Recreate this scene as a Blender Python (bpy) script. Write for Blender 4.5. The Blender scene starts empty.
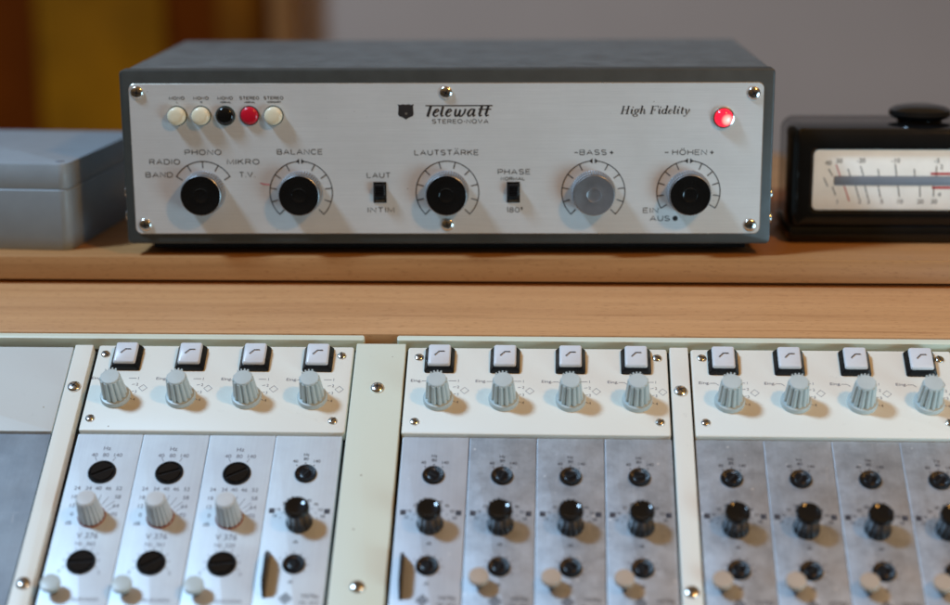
import bpy, bmesh, math, random
from mathutils import Vector, Matrix
random.seed(4)
C = bpy.context.scene.collection
SC = bpy.context.scene
PI = math.pi
R = math.radians

# ------------------------------------------------------------------ camera
cam_d = bpy.data.cameras.new('camera')
cam_d.sensor_width = 36.0
cam_d.lens = 64.74
cam_d.clip_start = 0.02
cam_d.clip_end = 100.0
cam_d.dof.use_dof = True
cam_d.dof.focus_distance = 1.058
cam_d.dof.aperture_fstop = 2.55
cam = bpy.data.objects.new('camera', cam_d)
C.objects.link(cam)
_r = Vector((0.998779, 0.049016, -0.006104))
_u = Vector((-0.005896, 0.241003, 0.970507))
_f = Vector((-0.049042, 0.969286, -0.240997))
cam.matrix_world = Matrix(((_r.x, _u.x, -_f.x, 0.02146), (_r.y, _u.y, -_f.y, -1.0858),
                           (_r.z, _u.z, -_f.z, 0.24031), (0, 0, 0, 1)))
SC.camera = cam
SC.view_settings.view_transform = 'Standard'
SC.view_settings.look = 'None'
SC.view_settings.exposure = 0.0
SC.view_settings.gamma = 1.0

# ------------------------------------------------------------------ room light (world) and lamps
W = bpy.data.worlds.new('World')
SC.world = W
W.use_nodes = True
nt = W.node_tree
nt.nodes.clear()
out = nt.nodes.new('ShaderNodeOutputWorld')
bg = nt.nodes.new('ShaderNodeBackground')
tc = nt.nodes.new('ShaderNodeTexCoord')
def wdot(vec, lo, hi):
    d = nt.nodes.new('ShaderNodeVectorMath'); d.operation = 'DOT_PRODUCT'
    v = Vector(vec).normalized()
    nt.links.new(tc.outputs['Generated'], d.inputs[0]); d.inputs[1].default_value = v
    m = nt.nodes.new('ShaderNodeMapRange'); m.interpolation_type = 'SMOOTHSTEP'
    m.inputs['From Min'].default_value = lo; m.inputs['From Max'].default_value = hi
    nt.links.new(d.outputs['Value'], m.inputs['Value'])
    return m.outputs['Result']
def wmix(fac, a, b):
    m = nt.nodes.new('ShaderNodeMix'); m.data_type = 'RGBA'
    nt.links.new(fac, m.inputs['Factor'])
    for i, s in ((6, a), (7, b)):
        if isinstance(s, tuple): m.inputs[i].default_value = (*s, 1)
        else: nt.links.new(s, m.inputs[i])
    return m.outputs[2]
base = wmix(wdot((0, 0, 1), -0.25, 0.85), (0.040, 0.029, 0.018), (0.190, 0.112, 0.045))   # dim floor -> tungsten lit ceiling
base = wmix(wdot((-0.66, 0.1, 0.72), 0.84, 1.0), base, (0.26, 0.33, 0.45))             # ceiling by the window
nt.links.new(base, bg.inputs['Color'])
bg.inputs['Strength'].default_value = 1.0
nt.links.new(bg.outputs[0], out.inputs[0])

def area(name, direction, dist, size, power, color, target=(0, -0.1, 0)):
    l = bpy.data.lights.new(name, 'AREA')
    l.shape = 'DISK'; l.size = size; l.energy = power; l.color = color
    o = bpy.data.objects.new(name, l); C.objects.link(o)
    d = Vector(direction).normalized()
    o.location = Vector(target) + d * dist
    o.rotation_euler = d.to_track_quat('Z', 'Y').to_euler()
    return o
area('window_light', (-0.556, -0.21, 0.80), 4.0, 0.66, 165.0, (0.46, 0.715, 1.0))
area('tungsten_lamp', (0.60, -0.67, 0.76), 1.7, 0.12, 9.0, (1.0, 0.50, 0.13))
area('side_fill', (0.72, -0.66, -0.28), 1.0, 0.50, 6.3, (0.46, 0.78, 1.0), (0.15, -0.05, 0.05))  # added cool fill from low right, standing in for bounced daylight

# ------------------------------------------------------------------ materials
def nodes_of(m):
    m.use_nodes = True
    t = m.node_tree
    return t, t.nodes['Principled BSDF']
def N(t, kind, **kw):
    n = t.nodes.new(kind)
    for k, v in kw.items():
        if k.startswith('i_'):
            n.inputs[k[2:].replace('_', ' ')].default_value = v
        else:
            setattr(n, k, v)
    return n
def coords(t, scale=(1, 1, 1), rnd=True, src='Object'):
    tc = N(t, 'ShaderNodeTexCoord')
    mp = N(t, 'ShaderNodeMapping')
    mp.inputs['Scale'].default_value = scale
    t.links.new(tc.outputs[src], mp.inputs['Vector'])
    if rnd:
        oi = N(t, 'ShaderNodeObjectInfo')
        ml = N(t, 'ShaderNodeMath', operation='MULTIPLY'); ml.inputs[1].default_value = 7.3
        t.links.new(oi.outputs['Random'], ml.inputs[0])
        cb = N(t, 'ShaderNodeCombineXYZ')
        for k in range(3): t.links.new(ml.outputs[0], cb.inputs[k])
        t.links.new(cb.outputs[0], mp.inputs['Location'])
    return mp.outputs[0]
def ramp(t, fac, stops):
    r = N(t, 'ShaderNodeValToRGB')
    e = r.color_ramp.elements
    while len(e) > 1: e.remove(e[-1])
    e[0].position, e[0].color = stops[0][0], (*stops[0][1], 1)
    for p, c in stops[1:]:
        x = e.new(p); x.color = (*c, 1)
    t.links.new(fac, r.inputs[0])
    return r.outputs[0]
def mix(t, fac, a, b, mode='MIX'):
    m = N(t, 'ShaderNodeMix', data_type='RGBA', blend_type=mode)
    if isinstance(fac, (int, float)): m.inputs[0].default_value = fac
    else: t.links.new(fac, m.inputs[0])
    for i, s in ((6, a), (7, b)):
        if isinstance(s, tuple): m.inputs[i].default_value = (*s, 1)
        else: t.links.new(s, m.inputs[i])
    return m.outputs[2]
def noise(t, vec, scale, detail=4, rough=0.55):
    n = N(t, 'ShaderNodeTexNoise')
    n.inputs['Scale'].default_value = scale; n.inputs['Detail'].default_value = detail
    n.inputs['Roughness'].default_value = rough
    t.links.new(vec, n.inputs['Vector'])
    return n.outputs['Fac']
def bump(t, p, h, strength, dist=0.0003):
    b = N(t, 'ShaderNodeBump'); b.inputs['Strength'].default_value = strength
    b.inputs['Distance'].default_value = dist
    t.links.new(h, b.inputs['Height']); t.links.new(b.outputs[0], p.inputs['Normal'])
def specks(t, vec, scale, size):
    v = N(t, 'ShaderNodeTexVoronoi'); v.inputs['Scale'].default_value = scale
    t.links.new(vec, v.inputs['Vector'])
    # only some cells carry a speck
    s = N(t, 'ShaderNodeSeparateColor'); t.links.new(v.outputs['Color'], s.inputs[0])
    g = N(t, 'ShaderNodeMath', operation='GREATER_THAN'); g.inputs[1].default_value = 0.62
    t.links.new(s.outputs[0], g.inputs[0])
    m = N(t, 'ShaderNodeMapRange'); m.inputs['From Min'].default_value = size
    m.inputs['From Max'].default_value = size * 0.5
    t.links.new(v.outputs['Distance'], m.inputs['Value'])
    mm = N(t, 'ShaderNodeMath', operation='MULTIPLY')
    t.links.new(m.outputs[0], mm.inputs[0]); t.links.new(g.outputs[0], mm.inputs[1])
    return mm.outputs[0]
def simple(name, col, rough=0.5, metal=0.0, coat=0.0, var=0.12, vscale=60, bmp=0.0, bscale=900, spec=0.5):
    m = bpy.data.materials.new(name)
    t, p = nodes_of(m)
    p.inputs['Roughness'].default_value = rough
    p.inputs['Metallic'].default_value = metal
    p.inputs['Coat Weight'].default_value = coat
    p.inputs['Specular IOR Level'].default_value = spec
    v = coords(t)
    n = noise(t, v, vscale)
    lo = tuple(c * (1 - var) for c in col); hi = tuple(min(1, c * (1 + var)) for c in col)
    t.links.new(ramp(t, n, [(0.3, lo), (0.7, hi)]), p.inputs['Base Color'])
    rr = N(t, 'ShaderNodeMapRange'); rr.inputs['To Min'].default_value = rough * 0.8
    rr.inputs['To Max'].default_value = min(1, rough * 1.25)
    t.links.new(noise(t, v, vscale * 2.3), rr.inputs['Value']); t.links.new(rr.outputs[0], p.inputs['Roughness'])
    if bmp: bump(t, p, noise(t, v, bscale, 2), bmp)
    return m

M = {}
def paint(name, col, dirt):
    m = bpy.data.materials.new(name); t, p = nodes_of(m)
    v = coords(t)
    c = mix(t, noise(t, v, 14, 3), tuple(x * 0.95 for x in col), col)
    s = specks(t, v, 75, 0.055)
    c = mix(t, s, c, dirt)
    fine = N(t, 'ShaderNodeMapRange'); fine.inputs['From Min'].default_value = 0.62; fine.inputs['From Max'].default_value = 0.8
    t.links.new(noise(t, v, 120, 6, 0.7), fine.inputs['Value'])
    fm = N(t, 'ShaderNodeMath', operation='MULTIPLY'); fm.inputs[1].default_value = 0.4
    t.links.new(fine.outputs[0], fm.inputs[0])
    c = mix(t, fm.outputs[0], c, tuple(x * 0.6 for x in col))
    t.links.new(c, p.inputs['Base Color'])
    p.inputs['Roughness'].default_value = 0.42
    bump(t, p, noise(t, v, 700, 3), 0.12)
    return m
M['cream'] = paint('cream_enamel', (0.80, 0.775, 0.675), (0.30, 0.22, 0.13))
M['blank'] = paint('grey_cream_enamel', (0.60, 0.615, 0.58), (0.30, 0.22, 0.13))
M['strip'] = paint('pale_green_cream_enamel', (0.70, 0.71, 0.57), (0.30, 0.22, 0.13))
M['rail'] = paint('rail_enamel', (0.68, 0.70, 0.55), (0.30, 0.24, 0.15))

def alu(name, col, dark, rough, wear, metal=0.9):
    m = bpy.data.materials.new(name); t, p = nodes_of(m)
    v = coords(t)
    n1 = noise(t, v, 28, 6, 0.65)
    c = ramp(t, n1, [(0.32, dark), (0.62, col)])
    st = coords(t, (240, 6, 1))
    c = mix(t, 0.05, c, ramp(t, noise(t, st, 3, 3), [(0.35, (0.2, 0.2, 0.2)), (0.65, (1, 1, 1))]), 'MULTIPLY')
    s = specks(t, v, 110, 0.11)
    sm = N(t, 'ShaderNodeMath', operation='MULTIPLY'); sm.inputs[1].default_value = wear
    t.links.new(s, sm.inputs[0])
    c = mix(t, sm.outputs[0], c, (0.85, 0.85, 0.85))
    if wear > 0.9:      # rubbed and dulled patches
        c = mix(t, 0.38, c, ramp(t, noise(t, v, 90, 7, 0.75), [(0.38, (0.66, 0.66, 0.68)), (0.50, (0.95, 0.95, 0.95)), (0.66, (1.25, 1.26, 1.28))]), 'MULTIPLY')
        s2 = specks(t, v, 260, 0.16)
        sm2 = N(t, 'ShaderNodeMath', operation='MULTIPLY'); sm2.inputs[1].default_value = 0.5
        t.links.new(s2, sm2.inputs[0]); c = mix(t, sm2.outputs[0], c, (0.8, 0.8, 0.8))
    if wear > 0.5:      # fine handling scratches in two directions
        for sc, k in (((26, 420, 1), 0.66), ((380, 34, 1), 0.68)):
            mr = N(t, 'ShaderNodeMapRange'); mr.inputs['From Min'].default_value = k; mr.inputs['From Max'].default_value = k+0.06
            mp2 = N(t, 'ShaderNodeMapping'); mp2.inputs['Rotation'].default_value = (0, 0, 0.6 if k > 0.67 else -0.35); mp2.inputs['Scale'].default_value = sc
            t.links.new(v, mp2.inputs['Vector'])
            t.links.new(noise(t, mp2.outputs[0], 1.0, 3, 0.6), mr.inputs['Value'])
            m2 = N(t, 'ShaderNodeMath', operation='MULTIPLY'); m2.inputs[1].default_value = 0.45
            t.links.new(mr.outputs[0], m2.inputs[0])
            c = mix(t, m2.outputs[0], c, (0.66, 0.67, 0.68))
    t.links.new(c, p.inputs['Base Color'])
    p.inputs['Metallic'].default_value = metal
    rr = N(t, 'ShaderNodeMapRange'); rr.inputs['To Min'].default_value = rough - 0.08; rr.inputs['To Max'].default_value = rough + 0.12
    t.links.new(noise(t, v, 45, 5, 0.7), rr.inputs['Value']); t.links.new(rr.outputs[0], p.inputs['Roughness'])
    bump(t, p, noise(t, v, 500, 4), 0.08)
    return m
M['alu_light'] = alu('satin_anodised_aluminium', (0.76, 0.81, 0.83), (0.70, 0.74, 0.77), 0.55, 0.1, 0.60)
M['alu_aged'] = alu('aged_anodised_aluminium', (0.60, 0.635, 0.675), (0.47, 0.50, 0.535), 0.55, 1.0, 0.92)
M['alu_mid'] = alu('clean_anodised_aluminium', (0.66, 0.69, 0.73), (0.58, 0.61, 0.65), 0.55, 0.5, 0.75)
M['alu_blank'] = alu('scuffed_aluminium', (0.40, 0.46, 0.51), (0.30, 0.35, 0.40), 0.52, 0.8, 0.8)

def brushed():
    m = bpy.data.materials.new('brushed_aluminium'); t, p = nodes_of(m)
    v = coords(t, (5, 900, 900), False)
    n = noise(t, v, 1.0, 4, 0.6)
    v2 = coords(t, (40, 4000, 4000), False)
    n2 = noise(t, v2, 1.0, 2)
    c = ramp(t, n, [(0.25, (0.80, 0.79, 0.755)), (0.75, (0.85, 0.84, 0.805))])
    c = mix(t, 0.16, c, ramp(t, n2, [(0.3, (0.4, 0.4, 0.4)), (0.7, (1, 1, 1))]), 'MULTIPLY')
    v3 = coords(t, (1, 1, 1), False)
    c = mix(t, 0.18, c, ramp(t, noise(t, v3, 22, 5, 0.6), [(0.3, (0.62, 0.60, 0.57)), (0.62, (1, 1, 1))]), 'MULTIPLY')   # handling grime
    c = mix(t, specks(t, v3, 120, 0.05), c, (0.25, 0.22, 0.18))
    t.links.new(c, p.inputs['Base Color'])
    p.inputs['Metallic'].default_value = 0.40
    p.inputs['Roughness'].default_value = 0.46
    bump(t, p, n2, 0.03, 0.0001)
    return m
M['plate'] = brushed()
M['plate_edge'] = simple('polished_plate_edge', (0.80, 0.76, 0.66), 0.25, 0.9, var=0.05)
M['case'] = simple('grey_hammer_paint', (0.105, 0.115, 0.113), 0.36, bmp=0.35, bscale=1500, var=0.22)
M['case_front'] = simple('dark_olive_grey_paint', (0.044, 0.047, 0.042), 0.42, bmp=0.2, bscale=1500, var=0.12)
M['ink'] = simple('brown_black_ink', (0.014, 0.009, 0.007), 0.6, var=0.2)
M['ink_grey'] = simple('grey_ink', (0.16, 0.155, 0.18), 0.6, var=0.2)
M['ink_dark'] = simple('dark_ink', (0.018, 0.016, 0.022), 0.6, var=0.2)
M['ink_red'] = simple('red_pencil', (0.62, 0.22, 0.24), 0.7, var=0.2)
M['black'] = simple('black_bakelite', (0.006, 0.006, 0.006), 0.10, var=0.2, bmp=0.02)
M['black_soft'] = simple('black_plastic', (0.007, 0.007, 0.008), 0.28, var=0.25, spec=0.25)
M['void'] = simple('dark_recess', (0.006, 0.006, 0.006), 0.8, var=0.2)
M['rubber'] = simple('black_rubber', (0.01, 0.01, 0.01), 0.8, var=0.2)
M['dull_rim'] = simple('dull_turned_rim', (0.30, 0.30, 0.30), 0.34, 0.8, var=0.2, vscale=400)
M['black_gloss'] = simple('polished_black_phenolic', (0.005, 0.005, 0.005), 0.09, var=0.2, spec=0.5)
M['gunmetal'] = simple('worn_grey_knob_face', (0.22, 0.225, 0.235), 0.33, 0.5, var=0.12, vscale=120)
M['chrome'] = simple('nickel_plated_steel', (0.70, 0.68, 0.64), 0.18, 1.0, var=0.12, vscale=300)
M['knurl'] = simple('knurled_aluminium', (0.26, 0.265, 0.27), 0.42, 0.4, var=0.05)
M['ivory'] = simple('ivory_plastic', (0.80, 0.71, 0.50), 0.28, var=0.06)
M['red'] = simple('red_plastic', (0.55, 0.008, 0.025), 0.22, var=0.08)
M['rust'] = simple('brick_red_plastic', (0.28, 0.06, 0.035), 0.5, var=0.1)
M['green_black'] = simple('dark_green_bezel', (0.015, 0.045, 0.04), 0.35, var=0.15)
M['grey_knob'] = simple('pale_grey_plastic', (0.50, 0.54, 0.51), 0.34, var=0.06)
M['warm_knob'] = simple('warm_grey_plastic', (0.56, 0.555, 0.53), 0.34, var=0.06)
M['tan_knob'] = simple('yellowed_plastic', (0.44, 0.33, 0.24), 0.40, var=0.06)
M['key_white'] = simple('white_key_plastic', (0.66, 0.66, 0.66), 0.32, var=0.03)
M['box_grey'] = simple('grey_powder_coat', (0.275, 0.315, 0.34), 0.42, var=0.05, bmp=0.25, bscale=1800)
M['wall'] = simple('mauve_grey_plaster', (0.55, 0.43, 0.36), 0.9, var=0.10, vscale=1.2)
M['amber'] = simple('amber_varnished_wood', (0.27, 0.095, 0.0005), 0.7, var=0.40, vscale=4.5, spec=0.1)
M['brown'] = simple('dark_brown_wood', (0.125, 0.022, 0.0002), 0.7, var=0.2, spec=0.05, vscale=5)
M['umber'] = simple('umber_wood', (0.19, 0.055, 0.001), 0.7, var=0.3, vscale=5, spec=0.1)
M['orange'] = simple('orange_brown_wood', (0.28, 0.115, 0.035), 0.7, var=0.2, vscale=5, spec=0.1)
M['card'] = simple('aged_dial_card', (0.92, 0.87, 0.77), 0.6, var=0.05)
M['slot'] = simple('grey_slot_metal', (0.22, 0.24, 0.27), 0.5, 0.3, var=0.05)
M['dial_red'] = simple('dial_red_ink', (0.50, 0.03, 0.03), 0.6, var=0.1)
M['bark_brown'] = simple('dark_carcass_wood', (0.09, 0.05, 0.028), 0.6, var=0.2)

def wood(name, a, b, c3):
    m = bpy.data.materials.new(name); t, p = nodes_of(m)
    wv = coords(t, (1, 1, 1))
    wob = N(t, 'ShaderNodeVectorMath', operation='MULTIPLY_ADD')        # the grain wanders a little
    nz = N(t, 'ShaderNodeTexNoise'); nz.inputs['Scale'].default_value = 5.0; t.links.new(wv, nz.inputs['Vector'])
    t.links.new(nz.outputs['Color'], wob.inputs[0]); wob.inputs[1].default_value = (0.0, 0.010, 0.010); t.links.new(wv, wob.inputs[2])
    def sc(x, y):
        mp = N(t, 'ShaderNodeMapping'); mp.inputs['Scale'].default_value = (x, y, y); t.links.new(wob.outputs[0], mp.inputs['Vector']); return mp.outputs[0]
    c = ramp(t, noise(t, sc(1.4, 46), 1.0, 4, 0.55), [(0.30, a), (0.52, b), (0.74, c3)])
    c = mix(t, 0.22, c, ramp(t, noise(t, sc(5, 330), 1.0, 3, 0.6), [(0.36, (0.55, 0.47, 0.40)), (0.60, (1, 1, 1))]), 'MULTIPLY')
    c = mix(t, 0.40, c, ramp(t, noise(t, sc(2.2, 150), 1.0, 2, 0.5), [(0.27, (0.50, 0.40, 0.32)), (0.36, (1, 1, 1))]), 'MULTIPLY')   # a few dark lines
    c = mix(t, 0.40, c, ramp(t, noise(t, sc(170, 900), 1.0, 2, 0.6), [(0.30, (0.52, 0.42, 0.34)), (0.42, (1, 1, 1))]), 'MULTIPLY')  # pores
    t.links.new(c, p.inputs['Base Color'])
    rr_ = N(t, 'ShaderNodeMapRange'); rr_.inputs['To Min'].default_value = 0.36; rr_.inputs['To Max'].default_value = 0.52
    t.links.new(noise(t, wv, 30, 4), rr_.inputs['Value']); t.links.new(rr_.outputs[0], p.inputs['Roughness'])
    p.inputs['Specular IOR Level'].default_value = 0.35
    bump(t, p, noise(t, sc(170, 900), 1.0, 2, 0.6), 0.08)
    return m
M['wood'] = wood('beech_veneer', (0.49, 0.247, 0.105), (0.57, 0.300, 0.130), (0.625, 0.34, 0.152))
M['wood_shaded'] = wood('shaded_beech_veneer', (0.39, 0.185, 0.066), (0.455, 0.224, 0.084), (0.50, 0.255, 0.10))  # same beech as the front board, darkened to paint shade onto the shelf

def lamp_red():
    m = bpy.data.materials.new('glowing_red_lens'); t, p = nodes_of(m)
    p.inputs['Base Color'].default_value = (0.6, 0.01, 0.02, 1)
    p.inputs['Roughness'].default_value = 0.15
    tcn = N(t, 'ShaderNodeTexCoord')
    d = N(t, 'ShaderNodeVectorMath', operation='DISTANCE')
    d.inputs[1].default_value = (0.0022, -0.0012, 0.0048)      # the bulb behind the lens
    t.links.new(tcn.outputs['Object'], d.inputs[0])
    c = ramp(t, N(t, 'ShaderNodeMath', operation='MULTIPLY').outputs[0], [(0.0, (1, 0.80, 0.70)), (0.28, (1, 0.42, 0.36)), (0.46, (0.9, 0.02, 0.06)), (1.0, (0.55, 0.004, 0.03))])
    ml = [n for n in t.nodes if n.type == 'MATH'][-1]; ml.inputs[1].default_value = 110.0
    t.links.new(d.outputs['Value'], ml.inputs[0])
    t.links.new(c, p.inputs['Emission Color'])
    p.inputs['Emission Strength'].default_value = 1.15
    return m
M['lamp'] = lamp_red()

# ------------------------------------------------------------------ mesh builder
def rr(w, h, r, n=6):
    pts = []
    for cx, cy, a0 in ((w/2-r, h/2-r, 0), (-w/2+r, h/2-r, 90), (-w/2+r, -h/2+r, 180), (w/2-r, -h/2+r, 270)):
        for k in range(n+1):
            a = R(a0 + 90.0*k/n); pts.append((cx + r*math.cos(a), cy + r*math.sin(a)))
    return pts

class MB:
    def __init__(s):
        s.v = []; s.f = []; s.m = []; s.mats = []
    def mi(s, mat):
        if mat not in s.mats: s.mats.append(mat)
        return s.mats.index(mat)
    def add(s, vs, fs, mat, T=None):
        b = len(s.v); i = s.mi(mat)
        for p in vs:
            p = Vector(p); s.v.append(T @ p if T else p)
        for f in fs:
            s.f.append([b + k for k in f]); s.m.append(i)
    def rings(s, rings, mat, close0=True, close1=True, T=None):
        n = len(rings[0]); vs = [p for r in rings for p in r]; fs = []
        for j in range(len(rings)-1):
            for k in range(n):
                fs.append((j*n+k, j*n+(k+1) % n, (j+1)*n+(k+1) % n, (j+1)*n+k))
        if close0: fs.append(tuple(range(n-1, -1, -1)))
        if close1: fs.append(tuple((len(rings)-1)*n+k for k in range(n)))
        s.add(vs, fs, mat, T)
    def slab(s, cx, cy, w, h, z0, z1, r, bev, mat, T=None, edge=None):
        """rounded plate with a softened front edge"""
        def ring(d, z): return [(cx+x, cy+y, z) for x, y in rr(w-2*d, h-2*d, max(r-d, 1e-5))]
        if edge is None:
            rs = [ring(0, z0), ring(0, z1-bev), ring(bev*.3, z1-bev*.3), ring(bev, z1)]
            s.rings(rs, mat, T=T)
        else:
            s.rings([ring(0, z0), ring(0, z1-bev), ring(bev, z1)], edge, True, False, T)
            s.rings([ring(bev, z1), ring(bev+1e-5, z1)], mat, False, True, T)
    def box(s, c, d, mat, bev=0.0, seg=2, T=None):
        bm = bmesh.new()
        bmesh.ops.create_cube(bm, size=1.0)
        for v in bm.verts: v.co = Vector((v.co.x*d[0]+c[0], v.co.y*d[1]+c[1], v.co.z*d[2]+c[2]))
        if bev: bmesh.ops.bevel(bm, geom=list(bm.edges), offset=bev, segments=seg, profile=0.5, affect='EDGES')
        bm.verts.index_update()
        s.add([v.co.copy() for v in bm.verts], [[v.index for v in f.verts] for f in bm.faces], mat, T)
        bm.free()
    def lathe(s, prof, mat, seg=40, flutes=0, depth=0.0, zr=None, T=None, c=(0, 0), cap0=False, cap1=True, power=1.0):
        rings = []
        for r, z in prof:
            row = []
            for k in range(seg):
                a = 2*PI*k/seg; q = r
                if flutes and (zr is None or zr[0] <= z <= zr[1]):
                    q = r - depth*(1.0-abs(math.sin(a*flutes/2.0)))**power
                row.append((c[0]+q*math.cos(a), c[1]+q*math.sin(a), z))
            rings.append(row)
        s.rings(rings, mat, cap0, cap1, T)
    def poly(s, pts, z, mat, T=None):
        s.add([(x, y, z) for x, y in pts], [tuple(range(len(pts)))], mat, T)
    def ribbon(s, pts, w, z, mat, closed=False, T=None):
        n = len(pts); ws = w if isinstance(w, (list, tuple)) else [w]*n
        vs = []
        for i, (x, y) in enumerate(pts):
            a = pts[(i-1) % n] if (closed or i > 0) else pts[i]
            b = pts[(i+1) % n] if (closed or i < n-1) else pts[i]
            d = Vector((b[0]-a[0], b[1]-a[1])); d.normalize()
            nx, ny = -d.y*ws[i]/2, d.x*ws[i]/2
            vs += [(x+nx, y+ny, z), (x-nx, y-ny, z)]
        fs = []
        for i in range(n if closed else n-1):
            j = (i+1) % n
            fs.append((2*i+1, 2*j+1, 2*j, 2*i))
        s.add(vs, fs, mat, T)
    def arc(s, cx, cy, r, a0, a1, w, z, mat, n=48):
        s.ribbon([(cx+r*math.cos(R(a0+(a1-a0)*k/n)), cy+r*math.sin(R(a0+(a1-a0)*k/n))) for k in range(n+1)], w, z, mat)
    def disc(s, cx, cy, r, z, mat, n=24):
        s.poly([(cx+r*math.cos(2*PI*k/n), cy+r*math.sin(2*PI*k/n)) for k in range(n)], z, mat)
    def text(s, body, cx, cy, z, mat, h, w=None, fit=None, shear=0.0, weight=0.0, rot=0.0):
        """printed word: capital height h, overall width w, centred on cx,cy (middle of the capitals)"""
        cu = bpy.data.curves.new('lettering', 'FONT')
        cu.body = fit or 'H'; cu.shear = shear; cu.offset = weight; cu.resolution_u = 4
        ob = bpy.data.objects.new('lettering', cu); C.objects.link(ob)
        def mesh_of(b):
            cu.body = b
            dg = bpy.context.evaluated_depsgraph_get(); dg.update()
            return bpy.data.meshes.new_from_object(ob.evaluated_get(dg))
        mh = mesh_of('H'); ch = max(v.co.y for v in mh.vertices); bpy.data.meshes.remove(mh)
        me = mesh_of(body)
        xs = [v.co.x for v in me.vertices]
        x0, x1 = min(xs), max(xs)
        sy = h/ch; sx = (w/(x1-x0)) if w else sy
        ca, sa = math.cos(rot), math.sin(rot)
        vs = []
        for v in me.vertices:
            x = (v.co.x-(x0+x1)/2)*sx; y = (v.co.y-ch/2)*sy
            vs.append((cx+x*ca-y*sa, cy+x*sa+y*ca, z))
        s.add(vs, [tuple(p.vertices) for p in me.polygons], mat)
        bpy.data.meshes.remove(me); bpy.data.objects.remove(ob); bpy.data.curves.remove(cu)
    def mesh(s, name, smooth=35):
        me = bpy.data.meshes.new(name)
        me.from_pydata([tuple(v) for v in s.v], [], s.f)
        for m in s.mats: me.materials.append(m)
        me.polygons.foreach_set('material_index', s.m)
        me.polygons.foreach_set('use_smooth', [True]*len(s.f))
        me.update(); me.validate()
        me.set_sharp_from_angle(angle=R(smooth))
        return me
    def build(s, name, parent=None, loc=(0, 0, 0), rot=(0, 0, 0), smooth=35):
        return place(name, s.mesh(name, smooth), parent, loc, rot)

def place(name, me, parent=None, loc=(0, 0, 0), rot=(0, 0, 0)):
    o = bpy.data.objects.new(name, me); C.objects.link(o)
    o.parent = parent; o.location = loc; o.rotation_euler = rot
    return o
def thing(name, label, cat, loc=(0, 0, 0), rot=(0, 0, 0)):
    o = bpy.data.objects.new(name, None); C.objects.link(o)
    o.location = loc; o.rotation_euler = rot; o.empty_display_size = 0.02
    o['label'] = label; o['category'] = cat
    return o
FRONT = (PI/2, 0, 0)          # local x right, y up, z towards the viewer
mm = 0.001

# ------------------------------------------------------------------ the room behind (far out of focus)
w = MB(); w.box((0.6, 2.26, 0.2), (6.0, 0.10, 3.0), M['wall'])
o = w.build('wall'); o['kind'] = 'structure'
cab = thing('cabinet', 'out of focus amber and dark brown wooden cabinet beside the mauve grey wall', 'cabinet', (-0.8, 2.13, -1.2))
b = MB(); b.box((-0.31, 0.04, 0.7), (1.16, 0.08, 2.4), M['brown']); b.build('carcass', cab)
b = MB(); b.box((-0.043, -0.007, 0.7), (0.244, 0.012, 2.3), M['amber'], 0.003); b.build('door', cab)
b = MB(); b.box((-0.417, -0.007, 0.7), (0.50, 0.012, 2.3), M['brown'], 0.003); b.build('door', cab)
b = MB(); b.box((0.2165, -0.007, 0.7), (0.073, 0.012, 2.3), M['umber'], 0.003); b.build('stile', cab)
b = MB(); b.box((0.3025, 0.035, 0.7), (0.047, 0.09, 2.4), M['orange'], 0.003); b.build('side_panel', cab)

# ------------------------------------------------------------------ wooden desk
SL = 0.575012                 # slope of the console
CO = Vector((0, -0.11631, -0.08249))
desk = thing('desk', 'beech wood desk shelf with a sloping front board above the mixing console', 'desk', (0, 0, -0.0156))
b = MB(); b.box((0, 0.22, 0.0078), (2.2, 0.44, 0.0156), M['wood_shaded'], 0.0009, 2); b.build('shelf_board', desk)
b = MB(); b.box((0, 0.020, -0.042), (2.2, 0.016, 0.083), M['bark_brown']); b.build('light_block', desk)  # unseen box added to stop light leaking through the seam under the shelf
def con(v, n): return CO + Vector((0, v*math.cos(SL)-n*math.sin(SL), v*math.sin(SL)+n*math.cos(SL)))
p0 = con(0.0762, 0.0052); p1 = Vector((0, 0.006, -0.0172))
dv = (p1-p0); L = dv.length; ang = math.atan2(dv.z, dv.y)
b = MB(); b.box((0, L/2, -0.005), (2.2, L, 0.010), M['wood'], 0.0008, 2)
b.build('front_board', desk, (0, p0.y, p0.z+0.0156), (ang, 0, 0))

# ------------------------------------------------------------------ mixing console
con_t = thing('mixing_console', 'sloping cream and aluminium mixing console below the wooden shelf, full of knobs', 'mixing console', CO, (SL, 0, 0))
b = MB()
b.box((-0.01, -0.062, -0.020), (0.98, 0.282, 0.030), M['void'])
b.box((-0.01, 0.079, -0.010), (0.98, 0.004, 0.024), M['bark_brown'])
b.build('housing', con_t)
def rail(x0, x1):
    b = MB(); b.slab((x0+x1)/2, 0.0732, x1-x0, 0.0044, -0.006, 0.005, 0.0016, 0.0006, M['rail'])
    b.build('frame_rail', con_t)
rail(-0.50, -0.1000); rail(-0.0795, 0.48)

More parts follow.
